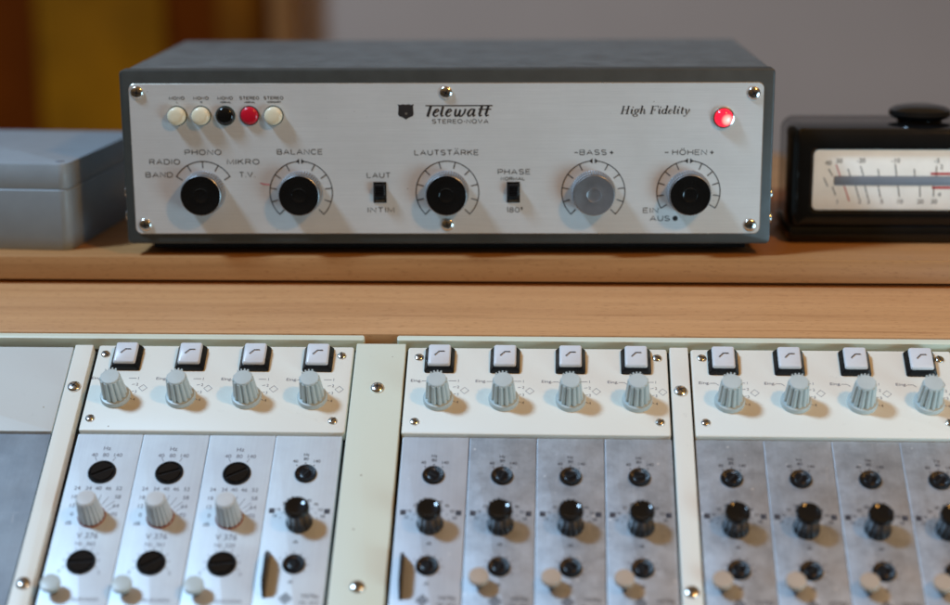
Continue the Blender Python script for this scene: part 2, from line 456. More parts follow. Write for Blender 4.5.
# screws
def dome_screw(r, h, cross):
    b = MB()
    prof = [(r, -0.0005), (r, h*0.25)] + [(r*math.cos(R(a)), h*0.25+h*0.75*math.sin(R(a))) for a in (15, 30, 45, 60, 72)]
    b.lathe(prof, M['chrome'], 28)
    zt = prof[-1][1]
    if cross:
        rt = r*0.62
        for a in (0.35, 0.35+PI/2):
            c, s_ = math.cos(a), math.sin(a)
            q = r*0.10
            pts = [(-rt, -q*.6), (-q, -q), (q, -q), (rt, -q*.6), (rt, q*.6), (q, q), (-q, q), (-rt, q*.6)]
            # follow the dome
            vs = []
            for x, y in pts:
                d = min(1, math.hypot(x, y)/r)
                vs.append((x*c-y*s_, x*s_+y*c, h*0.25+h*0.75*math.sqrt(1-d*d)+0.00012 if d > 0.31 else zt+0.00012))
            b.add(vs, [(0, 1, 6, 7), (1, 2, 5, 6), (2, 3, 4, 5)], M['void'])
    else:
        n = 9; vs = []; fs = []
        for k in range(n):
            x = -r*0.97 + 2*r*0.97*k/(n-1); d = abs(x)/r
            z = (h*0.25+h*0.75*math.sqrt(1-d*d)) if d > 0.31 else zt
            vs += [(x, -r*0.12, z+0.0001), (x, r*0.12, z+0.0001)]
        for k in range(n-1): fs.append((2*k, 2*k+2, 2*k+3, 2*k+1))
        b.add(vs, fs, M['void'])
    return b.mesh('screw')
SCR_S = dome_screw(0.0028, 0.0014, False)
SCR_L = dome_screw(0.0041, 0.0020, True)
SCR_A = dome_screw(0.0042, 0.0020, True)
def screw(me, parent, x, y, z, a=None):
    return place('screw', me, parent, (x, y, z), (0, 0, random.uniform(0, PI) if a is None else a))

# vertical strips
def strip(x0, x1, v1, n, mat, sx, r=0.0008):
    b = MB(); v0 = -0.203
    b.slab((x0+x1)/2, (v0+v1)/2, x1-x0, v1-v0, -0.006, n, r, 0.0006, mat)
    o = b.build('trim_strip', con_t)
    for v in (0.0335, -0.1105): screw(SCR_L, o, sx, v, n)
strip(-0.2828, -0.2712, 0.0683, 0.0022, M['cream'], -0.2768)
strip(-0.1047, -0.0736, 0.0698, 0.0035, M['strip'], -0.0890)
strip(0.0900, 0.1014, 0.0690, 0.0028, M['cream'], 0.0953)
strip(0.2640, 0.2756, 0.0690, 0.0028, M['cream'], 0.2698)

# blank plates at the side
b = MB(); b.slab(-0.384, 0.0332, 0.200, 0.0680, -0.004, 0.0010, 0.0008, 0.0005, M['blank']); b.build('blank_panel', con_t)
b = MB(); b.slab(-0.384, -0.1025, 0.1995, 0.2005, -0.004, 0.0000, 0.0005, 0.0003, M['alu_blank']); b.build('blank_plate', con_t)
b = MB(); b.slab(0.378, 0.0332, 0.200, 0.0680, -0.004, 0.0010, 0.0008, 0.0005, M['blank']); b.build('blank_panel', con_t)
b = MB(); b.slab(0.378, -0.1025, 0.1995, 0.2005, -0.004, 0.0000, 0.0005, 0.0003, M['alu_blank']); b.build('blank_plate', con_t)

# ---- knob meshes of the console
def fluted_knob(r0, r1, h, mat, flange=None, teeth=12, dep=0.0007, capmat=None):
    inset = 0.0006
    b = MB(); seg = teeth*12
    z0 = 0.0
    if flange:
        fr, fh = flange
        b.lathe([(fr, 0), (fr, fh*0.55), (fr-0.0006, fh), (r0*0.9, fh+0.0004)], mat, 48)
        z0 = fh
    prof = [(r0, z0)] + [(r0+(r1-r0)*k/4.0, z0+(h-z0-0.0008)*k/4.0) for k in range(1, 5)]
    b.lathe(prof, mat, seg, teeth, dep, power=1.4, cap1=True)
    # cap disc standing just inside the crown of flutes
    b.lathe([(r1-inset, h-0.0012), (r1-inset, h-0.0002), (r1-inset*1.7, h+0.0002), (r1*0.4, h+0.00045)], capmat or mat, 40)
    return b
def crown(b, r1, h, mat, a0=PI*0.42, a1=PI*0.68, k=3):
    for i in range(k):
        a = a0+(a1-a0)*i/(k-1)
        T = Matrix.Translation((r1*math.cos(a)*0.94, r1*math.sin(a)*0.94, h-0.0006)) @ Matrix.Rotation(a, 4, 'Z')
        b.box((0.0002, 0, 0), (0.0011, 0.0008, 0.0022), mat, T=T)
kb = fluted_knob(0.0078, 0.0064, 0.0190, M['grey_knob'], (0.0093, 0.0030), 12, 0.0013)
crown(kb, 0.0063, 0.0188, M['grey_knob'], PI*0.40, PI*0.72, 4)
K_INPUT = kb.mesh('level_knob', 30)
kb = fluted_knob(0.0077, 0.0060, 0.0180, M['warm_knob'], None, 16, 0.0010)
b2 = kb
b2.lathe([(0.0081, 0), (0.0081, 0.0007), (0.0077, 0.0010)], M['rust'], 40, cap1=False)
K_V376 = b2.mesh('gain_knob', 30)
def black_gain():
    b = MB()
    b.lathe([(0.0078, 0.0), (0.0079, 0.0010), (0.0076, 0.0024), (0.0070, 0.0034), (0.0067, 0.0050), (0.0066, 0.0120), (0.0069, 0.0126)], M['black_gloss'], 120, 10, 0.0008, (0.0005, 0.0125), power=2.0, cap1=False)
    b.lathe([(0.0068, 0.0122), (0.0073, 0.0130), (0.0073, 0.0147), (0.0068, 0.0156), (0.0056, 0.0158), (0.0040, 0.0151), (0.0010, 0.0149)], M['black_gloss'], 48)
    for a in (PI*0.5, PI*0.62, PI*0.74):
        T = Matrix.Translation((0.0068*math.cos(a), 0.0068*math.sin(a), 0.0140)) @ Matrix.Rotation(a, 4, 'Z')
        b.box((0.0004, 0, 0), (0.0014, 0.0012, 0.0026), M['black'], 0.0002, 1, T=T)
    return b.mesh('gain_knob', 30)
K_BLACK = black_gain()
def trimmer(r, cone):
    b = MB()
    if not cone:
        b.lathe([(r, 0.0), (r, 0.0007), (r*0.96, 0.0010), (r*0.90, 0.0010), (r*0.86, 0.0006)], M['black_soft'], 160, 40, 0.0003, (0.0002, 0.0011), cap1=False)
        b.lathe([(r*0.87, 0.0002), (r*0.1, 0.0002)], M['void'], 40)
        for sg in (0, 1):
            T = Matrix.Rotation(PI*sg, 4, 'Z'); gp = r*0.085; rd = r*0.80
            a0 = math.asin(gp/rd)
            def dd(k, z): return [((rd-k)*math.cos(a0+(PI-2*a0)*i/20), max(gp+k*0.6, (rd-k)*math.sin(a0+(PI-2*a0)*i/20)), z) for i in range(21)]
            b.rings([dd(0, 0.0001), dd(0, 0.0009), dd(0.0003, 0.0012)], M['black'], T=T)
    else:
        b.lathe([(r, 0.0), (r, 0.0010), (r*0.94, 0.0014)], M['black_soft'], 144, 24, 0.0003, (0.0006, 0.0015), cap1=False)
        b.lathe([(r*0.94, 0.0014), (r*0.86, 0.0011), (r*0.55, 0.0004)], M['black_soft'], 144, 24, 0.0006, (0.0002, 0.0012), cap1=False)
        b.lathe([(r*0.58, 0.0003), (r*0.52, 0.0006), (r*0.2, 0.0006)], M['black_soft'], 36)
        b.box((0, 0, 0.00075), (r*0.8, r*0.13, 0.0004), M['void'])
    return b.mesh('trimmer', 40)
T_BIG = trimmer(0.0084, False); T_SMALL = trimmer(0.0065, True)
def mushroom(r, h, mat):
    b = MB()
    b.lathe([(0.0022, 0), (0.0022, h-0.0032)], M['black_soft'], 20, cap1=False)
    b.lathe([(0.0020, h-0.0036), (r*0.92, h-0.0034), (r, h-0.0026), (r, h-0.0008), (r*0.93, h-0.0001), (r*0.6, h+0.0002), (r*0.15, h+0.0003)], mat, 36)
    return b.mesh('push_knob', 40)
P_TAN = mushroom(0.0057, 0.0092, M['tan_knob']); P_GREY = mushroom(0.0057, 0.0092, M['grey_knob'])
def handle():
    b = MB()
    pts = [(-0.1165, 0.0), (-0.0865, 0.0), (-0.0900, 0.0075), (-0.0935, 0.0100), (-0.1095, 0.0100), (-0.1130, 0.0075)]
    n = len(pts)
    b.rings([[(-0.0008, y, z) for y, z in pts], [(0.0008, y, z) for y, z in pts]], M['black_soft'])
    return b.mesh('pull_handle', 30)
HANDLE = handle()

def switch_base():
    b = MB()
    b.rings([[(x, y, 0) for x, y in rr(0.0184, 0.0190, 0.0010, 2)], [(x, y, 0.0012) for x, y in rr(0.0184, 0.0190, 0.0010, 2)],
             [(x, y+0.0002, 0.0040) for x, y in rr(0.0146, 0.0170, 0.0008, 2)]], M['black_soft'])
    return b.mesh('switch_base', 30)
SW_BASE = switch_base()
def switch_cap():
    b = MB()
    def ring(wd, h, z, dz=0, r=0.0012): return [(x, y, z-dz*(y < 0)) for x, y in rr(wd, h, r, 3)]
    b.rings([ring(0.0138, 0.0160, 0.0032), ring(0.0138, 0.0160, 0.0056, 0.0006), ring(0.0132, 0.0154, 0.0064, 0.0006), ring(0.0120, 0.0140, 0.0067, 0.0004)], M['key_white'])
    b.ribbon([(-0.0030, -0.0012), (-0.0002, 0.0020), (0.0032, 0.0020)], 0.0006, 0.0070, M['ink_dark'])
    return b.mesh('switch_cap', 40)
SW_CAP = switch_cap()

Z = 0.00012
def input_print():
    b = MB(); k = M['ink_grey']
    def ln(p, q, wd=0.00032): b.ribbon([p, q], wd, Z, k)
    b.text('Eing.', -0.0143, 0.0157, Z, k, 0.0020, 0.0066)
    b.ribbon([(-0.0108, 0.0154), (-0.0074, 0.0154), (-0.0056, 0.0138)], 0.00032, Z, k)
    ln((0.0056, 0.0157), (0.0104, 0.0157)); b.text('1', 0.0117, 0.0157, Z, k, 0.0020)
    ln((0.0084, 0.0106), (0.0103, 0.0110)); b.text('2', 0.0117, 0.0108, Z, k, 0.0020)
    ln((0.0092, 0.0052), (0.0106, 0.0054)); b.text('3', 0.0117, 0.0050, Z, k, 0.0020)
    ln((0.0092, -0.0004), (0.0104, -0.0012)); b.text('4', 0.0117, -0.0012, Z, k, 0.0020)
    d = 0.0026; x, y = 0.0157, 0.0080
    b.ribbon([(x, y+d), (x+d, y), (x, y-d), (x-d, y)], 0.00036, Z, k, True)
    return b.mesh('lettering')
IN_PRINT = input_print()

def input_panel(x0, x1, xs, ks, scr):
    b = MB(); n = 0.002
    b.slab((x0+x1)/2, 0.0338, x1-x0, 0.0688, -0.005, n, 0.0016, 0.0010, M['cream'])
    o = b.build('input_panel', con_t)
    for sx, sv in scr: screw(SCR_S, o, sx, sv, n)
    for x, kx in zip(xs, ks):
        place('switch_base', SW_BASE, o, (x, 0.0567, n))
        place('switch_cap', SW_CAP, o, (x, 0.0572, n))
        k = place('level_knob', K_INPUT, o, (kx, 0.0262, n), (0, 0, random.uniform(-0.15, 0.15)))
        place('lettering', IN_PRINT, o, (kx, 0.0252, n))
PX1 = [-0.2478, -0.2074, -0.1670, -0.1276]
PX2 = [-0.0520, -0.0115, 0.0288, 0.0690]
PX3 = [0.1223, 0.1624, 0.2024, 0.2420]
KX1 = [-0.2496, -0.2092, -0.1686, -0.1282]
KX2 = [-0.0514, -0.0116, 0.0288, 0.0690]
KX3 = [0.1244, 0.1640, 0.2035, 0.2430]
input_panel(-0.2675, -0.1062, PX1, KX1, [(-0.2622, 0.0605), (-0.2622, 0.0088), (-0.1134, 0.0605), (-0.1142, 0.0084)])
input_panel(-0.0722, 0.0884, PX2, KX2, [(-0.0650, 0.0598), (-0.0648, 0.0085), (0.0822, 0.0605), (0.0822, 0.0096)])
input_panel(0.1030, 0.2620, PX3, KX3, [(0.1095, 0.0608), (0.1093, 0.0098), (0.2545, 0.0612), (0.2535, 0.0112)])

def print_376(serial):
    b = MB(); k = M['ink_grey']
    def tx(s, x, v, h=0.0026, wd=None): b.text(s, x*mm, v*mm, Z, k, h, wd)
    tx('Hz', 0, -12.6, 0.0028); tx('40', -6.8, -17.6); tx('80', 0, -17.6); tx('140', 7.4, -17.6)
    b.ribbon([(-0.0062, -0.0192), (-0.0048, -0.0222)], 0.0003, Z, k); b.ribbon([(0.0062, -0.0192), (0.0048, -0.0222)], 0.0003, Z, k)
    for s, x, v in (('24', -12.4, -42.3), ('34', -5.6, -42.3), ('40', 0.2, -42.3), ('46', 6, -42.3), ('52', 12.4, -42.3), ('58', 12.8, -48.4), ('64', 12.8, -54.8),
                    ('70', 12.8, -60.8), ('18', -12.8, -48.6), ('12', -12.8, -54.8), ('0', -12.0, -61.0), ('dB', -12.8, -67.2)):
        tx(s, x, v)
    for a in (26, 44, 62, 80, 8):
        c, s_ = math.cos(R(a)), math.sin(R(a))
        b.ribbon([(0.0092*c, -0.0625+0.0092*s_), (0.0158*min(1, 0.72/max(c, 0.45))*c*0.72/0.72, -0.0625+0.0158*s_)], 0.00028, Z, k)
    tx('V 376', 0, -76.0, 0.0038, 0.0125); tx('Nr. '+serial, 0, -81.6, 0.0026)
    tx('0', -11.5, -100.5, 0.0022); tx('5', 11.5, -101, 0.0022)
    for i in range(9):
        a = R(-20+i*27.5); b.ribbon([(0.0092*math.cos(a), -0.0943+0.0092*math.sin(a)), (0.0108*math.cos(a), -0.0943+0.0108*math.sin(a))], 0.0004, Z, k)
    tx('TELEFUNKEN', 6.5, -119.0, 0.0022, 0.016)
    return b.mesh('lettering')
def print_676():
    b = MB(); k = M['ink_dark']
    def tx(s, x, v, h=0.0021, wd=None, rot=0): b.text(s, x*mm, v*mm, Z, k, h, wd, rot=rot)
    tx('Hz', 0, -15.8); tx('80', 0, -19.0); tx('40', -6.2, -20.8); tx('140', 6.6, -20.7)
    for a in (90, 128, 52): b.disc(0.0083*math.cos(R(a)), -0.0305+0.0083*math.sin(R(a)), 0.00045, Z, k, 10)
    nums = ('10', '16', '22', '28', '34', '40', '46', '52', '58')
    for i, s in enumerate(nums):
        a = 172-i*20.5
        tx(s, 14.0*math.cos(R(a)), -62.5+14.0*math.sin(R(a)), 0.0019)
        b.disc(0.0108*math.cos(R(a)), -0.0635+0.0108*math.sin(R(a)), 0.00035, Z, k, 8)
    for sx in (-1, 1):
        b.ribbon([(sx*0.0176, -0.0570), (sx*0.0144, -0.0570)], 0.0034, Z, k)
        b.ribbon([(sx*0.0160+0.0003, -0.0578), (sx*0.0160+0.0003, -0.0562)], 0.0006, Z*2, M['ink_grey'])
    tx('dB', 0, -78.5, 0.0019)
    for i in range(9):
        a = R(-30+i*30); b.ribbon([(0.0076*math.cos(a), -0.094+0.0076*math.sin(a)), (0.0090*math.cos(a), -0.094+0.0090*math.sin(a))], 0.00035, Z, k)
    tx('dB', 0, -105.5, 0.0018)
    # hatched diamond maker's mark
    for i in range(-2, 3):
        for j in range(-2, 3):
            cx, cy = -0.0015+(i-j)*0.00085, -0.1165+(i+j)*0.00085; d = 0.00062
            b.poly([(cx+d, cy), (cx, cy+d), (cx-d, cy), (cx, cy-d)], Z, k)
    tx('V676a', 12.0, -114.6, 0.0026, 0.0100); tx('Nr. 412', 12.0, -119.0, 0.0022)
    return b.mesh('lettering')
P676 = print_676()
MOD_V = -0.1015
def mod_mesh(mat):
    b = MB(); b.slab(0, MOD_V, 0.0396, 0.1995, -0.006, 0.0, 0.0005, 0.00035, mat); return b.mesh('channel_module')
MOD_A, MOD_B, MOD_C, MOD_D = mod_mesh(M['alu_light']), mod_mesh(M['alu_aged']), mod_mesh(M['alu_light']), mod_mesh(M['alu_mid'])
def module_376(x, serial, ang, ang2):
    o = place('channel_module', MOD_A, con_t, (x, 0, 0))
    place('lettering', print_376(serial), o)
    place('trimmer', T_BIG, o, (0, -0.0305, 0), (0, 0, R(ang)))
    place('gain_knob', K_V376, o, (0.0, -0.0625, 0), (0, 0, random.uniform(0, 1)))
    place('trimmer', T_BIG, o, (0, -0.0943, 0), (0, 0, R(ang2)))
    place('push_knob', P_GREY, o, (-0.0118, -0.1137, 0))
def module_676(x, me, push, dx=0.0, rot=None):
    o = place('channel_module', me, con_t, (x, 0, 0))
    place('lettering', P676, o)
    place('trimmer', T_SMALL, o, (dx, -0.0302, 0), (0, 0, random.uniform(0, 3)))
    place('gain_knob', K_BLACK, o, (dx, -0.0650, 0), (0, 0, random.uniform(-0.5, 0.5) if rot is None else rot))
    place('trimmer', T_SMALL, o, (dx, -0.0938, 0), (0, 0, random.uniform(0, 3)))
    if push: place('push_knob', P_TAN, o, (-0.0106, -0.1055, 0))
    else: place('pull_handle', HANDLE, o, (-0.0137, 0, 0))
module_376(-0.2477, '365', 28, 5)
module_376(-0.2076, '361', 20, 32)
module_376(-0.1674, '520', 30, 8)
module_676(-0.1274, MOD_C, False, 0.0008)
for i, x in enumerate((-0.0514, -0.0112, 0.0288, 0.0689)): module_676(x, MOD_B if i else MOD_D, i > 0)
for i, x in enumerate((0.1226, 0.1624, 0.2023, 0.2420)): module_676(x, MOD_B, True, -0.0004)

# ------------------------------------------------------------------ stereo amplifier
amp = thing('stereo_amplifier', 'grey metal stereo amplifier with silver faceplate and lit red lamp, standing on the shelf', 'amplifier',
            (-0.05182, 0.006, 0.0), (0, 0, 0.020573))
HB = 0.0083; AW, AH, AD = 0.420, 0.1139, 0.2086
def shell(b, d0, d1, w_, h_, r, mat, bev):
    """box-like shell from depth d0 to d1 behind the front, local frame FRONT"""
    cy = HB+AH/2
    def ring(ins, z): return [(x, cy+y, z) for x, y in rr(w_-2*ins, h_-2*ins, max(r-ins, 0.0004))]
    b.rings([ring(bev, -d1), ring(0, -d1+bev), ring(0, -d0-bev), ring(bev*0.3, -d0-bev*0.3), ring(bev, -d0)], mat)
b = MB(); shell(b, 0.0125, AD, AW-0.0012, AH-0.0010, 0.0035, M['case'], 0.001); b.build('cover', amp, rot=FRONT)
b = MB(); shell(b, 0.0, 0.0120, AW, AH, 0.0030, M['case_front'], 0.0012); b.build('front_frame', amp, rot=FRONT)
b = MB(); b.box((0, 0.105, 0.0055), (0.392, 0.180, 0.0058), M['void']); b.build('base_plate', amp)
for x in (-0.176, 0.176):
    for y in (0.035, 0.175):
        b = MB(); b.lathe([(0.010, 0.0002), (0.012, 0.0035)], M['rubber'], 28, cap0=True); b.build('foot', amp, (x, y, 0))
pz = 0.0010
b = MB()
b.slab(-0.0005, HB+0.0560, 0.4075, 0.0985, -0.001, pz, 0.0042, 0.0005, M['plate'], edge=M['plate_edge'])
plate = b.build('faceplate', amp, rot=FRONT)
ZP = pz+0.00010
def aw(w): return HB+w*mm
def earc(cx, cy, rx, ry, a0, a1, n=12): return [(cx+rx*math.cos(R(a0+(a1-a0)*k/n)), cy+ry*math.sin(R(a0+(a1-a0)*k/n))) for k in range(n+1)]
def rbox(w_, r): # rounded wide O
    q = []
    for cx, cy, a0 in ((w_-r, 1-r, 90), (w_-r, r, 0), (r, r, -90), (r, 1-r, -180)):
        q += earc(cx, cy, r, r, a0, a0-90, 5)
    return q+[q[0]]
# monoline extended capitals on a height of 1: advance width and strokes
CAP = {
 'A': (1.16, [[(0, 0), (0.58, 1), (1.16, 0)], [(0.21, 0.34), (0.95, 0.34)]]),
 'B': (0.98, [[(0, 0), (0, 1), (0.66, 1)]+earc(0.66, 0.76, 0.26, 0.24, 90, -90, 8)+[(0, 0.52)], [(0.66, 0.52)]+earc(0.70, 0.26, 0.28, 0.26, 90, -90, 8)+[(0, 0)]]),
 'C': (1.06, [earc(0.56, 0.5, 0.56, 0.5, 38, 322, 22)]),
 'D': (1.04, [[(0, 0), (0, 1), (0.5, 1)]+earc(0.5, 0.5, 0.54, 0.5, 90, -90, 16)+[(0, 0)]]),
 'E': (0.86, [[(0.86, 1), (0, 1), (0, 0), (0.86, 0)], [(0, 0.52), (0.76, 0.52)]]),
 'H': (1.0, [[(0, 0), (0, 1)], [(1, 0), (1, 1)], [(0, 0.52), (1, 0.52)]]),
 'I': (0.06, [[(0.03, 0), (0.03, 1)]]),
 'K': (0.96, [[(0, 0), (0, 1)], [(0.90, 1), (0.02, 0.40)], [(0.34, 0.62), (0.96, 0)]]),
 'L': (0.82, [[(0, 1), (0, 0), (0.82, 0)]]),
 'M': (1.16, [[(0, 0), (0, 1), (0.58, 0.12), (1.16, 1), (1.16, 0)]]),
 'N': (1.02, [[(0, 0), (0, 1), (1.02, 0), (1.02, 1)]]),
 'O': (1.16, [earc(0.58, 0.5, 0.58, 0.5, 0, 360, 28)]),
 'P': (0.92, [[(0, 0), (0, 1), (0.64, 1)]+earc(0.64, 0.72, 0.28, 0.28, 90, -90, 10)+[(0, 0.44)]]),
 'R': (0.98, [[(0, 0), (0, 1), (0.66, 1)]+earc(0.66, 0.73, 0.28, 0.27, 90, -90, 10)+[(0, 0.46)], [(0.58, 0.46), (0.98, 0)]]),
 'S': (0.96, [earc(0.46, 0.76, 0.44, 0.24, 25, 180, 10)+[(0.08, 0.60), (0.24, 0.53), (0.70, 0.48), (0.90, 0.38)]+earc(0.48, 0.25, 0.46, 0.25, 10, -155, 12)]),
 'T': (0.96, [[(0, 1), (0.96, 1)], [(0.48, 1), (0.48, 0)]]),
 'U': (1.0, [[(0, 1), (0, 0.40)]+earc(0.5, 0.40, 0.5, 0.40, 180, 360, 14)+[(1, 1)]]),
 'V': (1.10, [[(0, 1), (0.55, 0), (1.10, 1)]]),
 '1': (0.26, [[(0, 0.80), (0.24, 1), (0.24, 0)]]),
 '8': (0.86, [earc(0.43, 0.76, 0.36, 0.24, -90, 270, 20), earc(0.43, 0.26, 0.43, 0.26, 90, 450, 20)]),
 '0': (0.94, [earc(0.47, 0.5, 0.47, 0.5, 0, 360, 24)]),
 '°': (0.34, [earc(0.17, 0.86, 0.17, 0.16, 0, 360, 14), [(0.02, 0.58), (0.32, 0.58)]]),
 '.': (0.06, [[(0.03, -0.03), (0.03, 0.10)]]),
 '-': (0.34, [[(0, 0.48), (0.34, 0.48)]]),
 ' ': (0.4, [])}
def caps(b, s, cx, cy, z, h, wd, sw, mat):
    gap = 0.42; adv = []; x = 0.0
    for c in s:
        g = {'Ä': 'A', 'Ö': 'O'}.get(c, c)
        adv.append((x, c, g)); x += CAP[g][0]+gap
    sx = wd/(x-gap)
    for x0, c, g in adv:
        st = list(CAP[g][1])
        for q in st:
            z += 0.0000015
            b.ribbon([(cx-wd/2+(x0+px)*sx, cy+(py-0.5)*h) for px, py in q], sw, z, mat)
        if c != g:
            for k in (-1, 1): b.disc(cx-wd/2+(x0+0.58)*sx+k*0.00075, cy+0.80*h, 0.00032, z, mat, 10)
def letter(s, x, w_, h, wd, sw=0.48):
    b = MB(); caps(b, s, x*mm, aw(w_), ZP, h*mm, wd*mm, sw*mm, M['ink']); return b.build('lettering', plate)
TW = {}
letter('PHONO', -157.6, 60.8, 3.1, 23.4); letter('RADIO', -182.9, 54.6, 3.1, 19.6); letter('BAND', -186.9, 46.1, 3.1, 17.4)
letter('MIKRO', -131.7, 54.6, 3.1, 20.6); letter('T.V.', -129.5, 46.1, 3.1, 9.8); letter('BALANCE', -94.8, 61.0, 3.1, 29.2)
letter('LAUT', -43.9, 45.6, 3.1, 15.0); letter('INTIM', -42.8, 22.8, 3.1, 17.0); letter('LAUTSTÄRKE', 0.2, 60.4, 3.1, 41.0)
letter('PHASE', 43.8, 47.8, 3.1, 20.6); letter('NORMAL', 43.1, 43.3, 1.9, 15.4, 0.40); letter('180°', 44.2, 22.8, 3.1, 10.2)
letter('EIN', 132.3, 22.4, 3.1, 9.6); letter('AUS', 138.4, 17.1, 3.1, 12.5)
letter('BASS', 94.7, 60.4, 3.1, 17.0); letter('HÖHEN', 156.6, 60.3, 3.1, 21.8)
for x, pl in ((83.8, 0), (106.6, 1), (141.9, 0), (170.9, 1)):
    b = MB(); r_, q = 1.15*mm, 0.3*mm; x *= mm; y = aw(60.2)
    if pl: b.poly([(x-r_, y-q), (x-q, y-q), (x-q, y-r_), (x+q, y-r_), (x+q, y-q), (x+r_, y-q), (x+r_, y+q), (x+q, y+q), (x+q, y+r_), (x-q, y+r_), (x-q, y+q), (x-r_, y+q)], ZP, M['ink'])
    else: b.ribbon([(x-r_, y), (x+r_, y)], 2*q, ZP, M['ink'])
    b.build('marking', plate)
b = MB(); b.disc(0.1483, aw(17.1), 0.0017, ZP, M['ink']); b.build('marking', plate)
BX = [-173.2, -157.6, -142.0, -126.4, -110.8]
for x, s, s2 in zip(BX, ('MONO', 'MONO', 'MONO', 'STEREO', 'STEREO'), ('L', 'R', 'NORMAL', 'NORMAL', 'VERKEHRT')):
    letter(s, x+0.2, 95.9, 1.8, 9.6 if s == 'MONO' else 12.4, 0.36)
    letter(s2, x+0.4, 93.2, 1.0, {1: 1.0, 6: 6.8, 8: 9.0}[len(s2)], 0.26)
letter('STEREO-NOVA', 9.3, 80.6, 2.5, 36.0, 0.42)
# the maker's heavy italic word under a bar: strokes in hundredths, x along, y up from the baseline
b = MB(); q = 0.0827*mm; bx0, by0 = -0.01235, aw(83.55); zz = ZP
def wl(pts, ws):
    if len(pts) > 2 or pts[0][1] < 80: pts = [(x*1.045, y) for x, y in pts]
    global zz
    zz += 0.000002
    b.ribbon([(bx0+(x+0.27*y)*q, by0+y*q) for x, y in pts], [k*q for k in (ws if isinstance(ws, list) else [ws]*len(pts))], zz, M['ink'])
def le(x): wl([(x+8, 26), (x+30, 36), (x+42, 48), (x+32, 60), (x+18, 54), (x+9, 34), (x+10, 14), (x+22, 3), (x+38, 8), (x+46, 18)], [6, 8, 14, 10, 16, 19, 18, 11, 9, 5])
wl([(-30, 86), (490, 86)], 9)
wl([(12, 86), (8, 12), (9, 0)], [20, 20, 17])
le(38)
wl([(104, 80), (103, 20), (110, 4), (124, 12)], [17, 19, 15, 6])
le(132)
wl([(196, 56), (204, 60), (207, 20), (214, 4), (228, 6), (238, 30), (238, 56), (238, 20), (246, 4), (260, 6), (274, 30), (274, 60), (284, 54)], [7, 15, 18, 16, 12, 14, 15, 17, 15, 12, 14, 14, 6])
wl([(338, 54), (322, 60), (306, 44), (302, 20), (310, 4), (324, 8), (340, 34)], [10, 11, 16, 19, 15, 9, 8])
wl([(342, 61), (341, 18), (347, 4), (362, 14)], [17, 19, 15, 6])
wl([(392, 86), (388, 20), (394, 4), (410, 12)], [18, 19, 15, 6])
wl([(440, 86), (436, 20), (442, 4), (460, 14)], [18, 19, 15, 6])
wl([(372, 58), (466, 58)], 8)
b.build('lettering', plate)
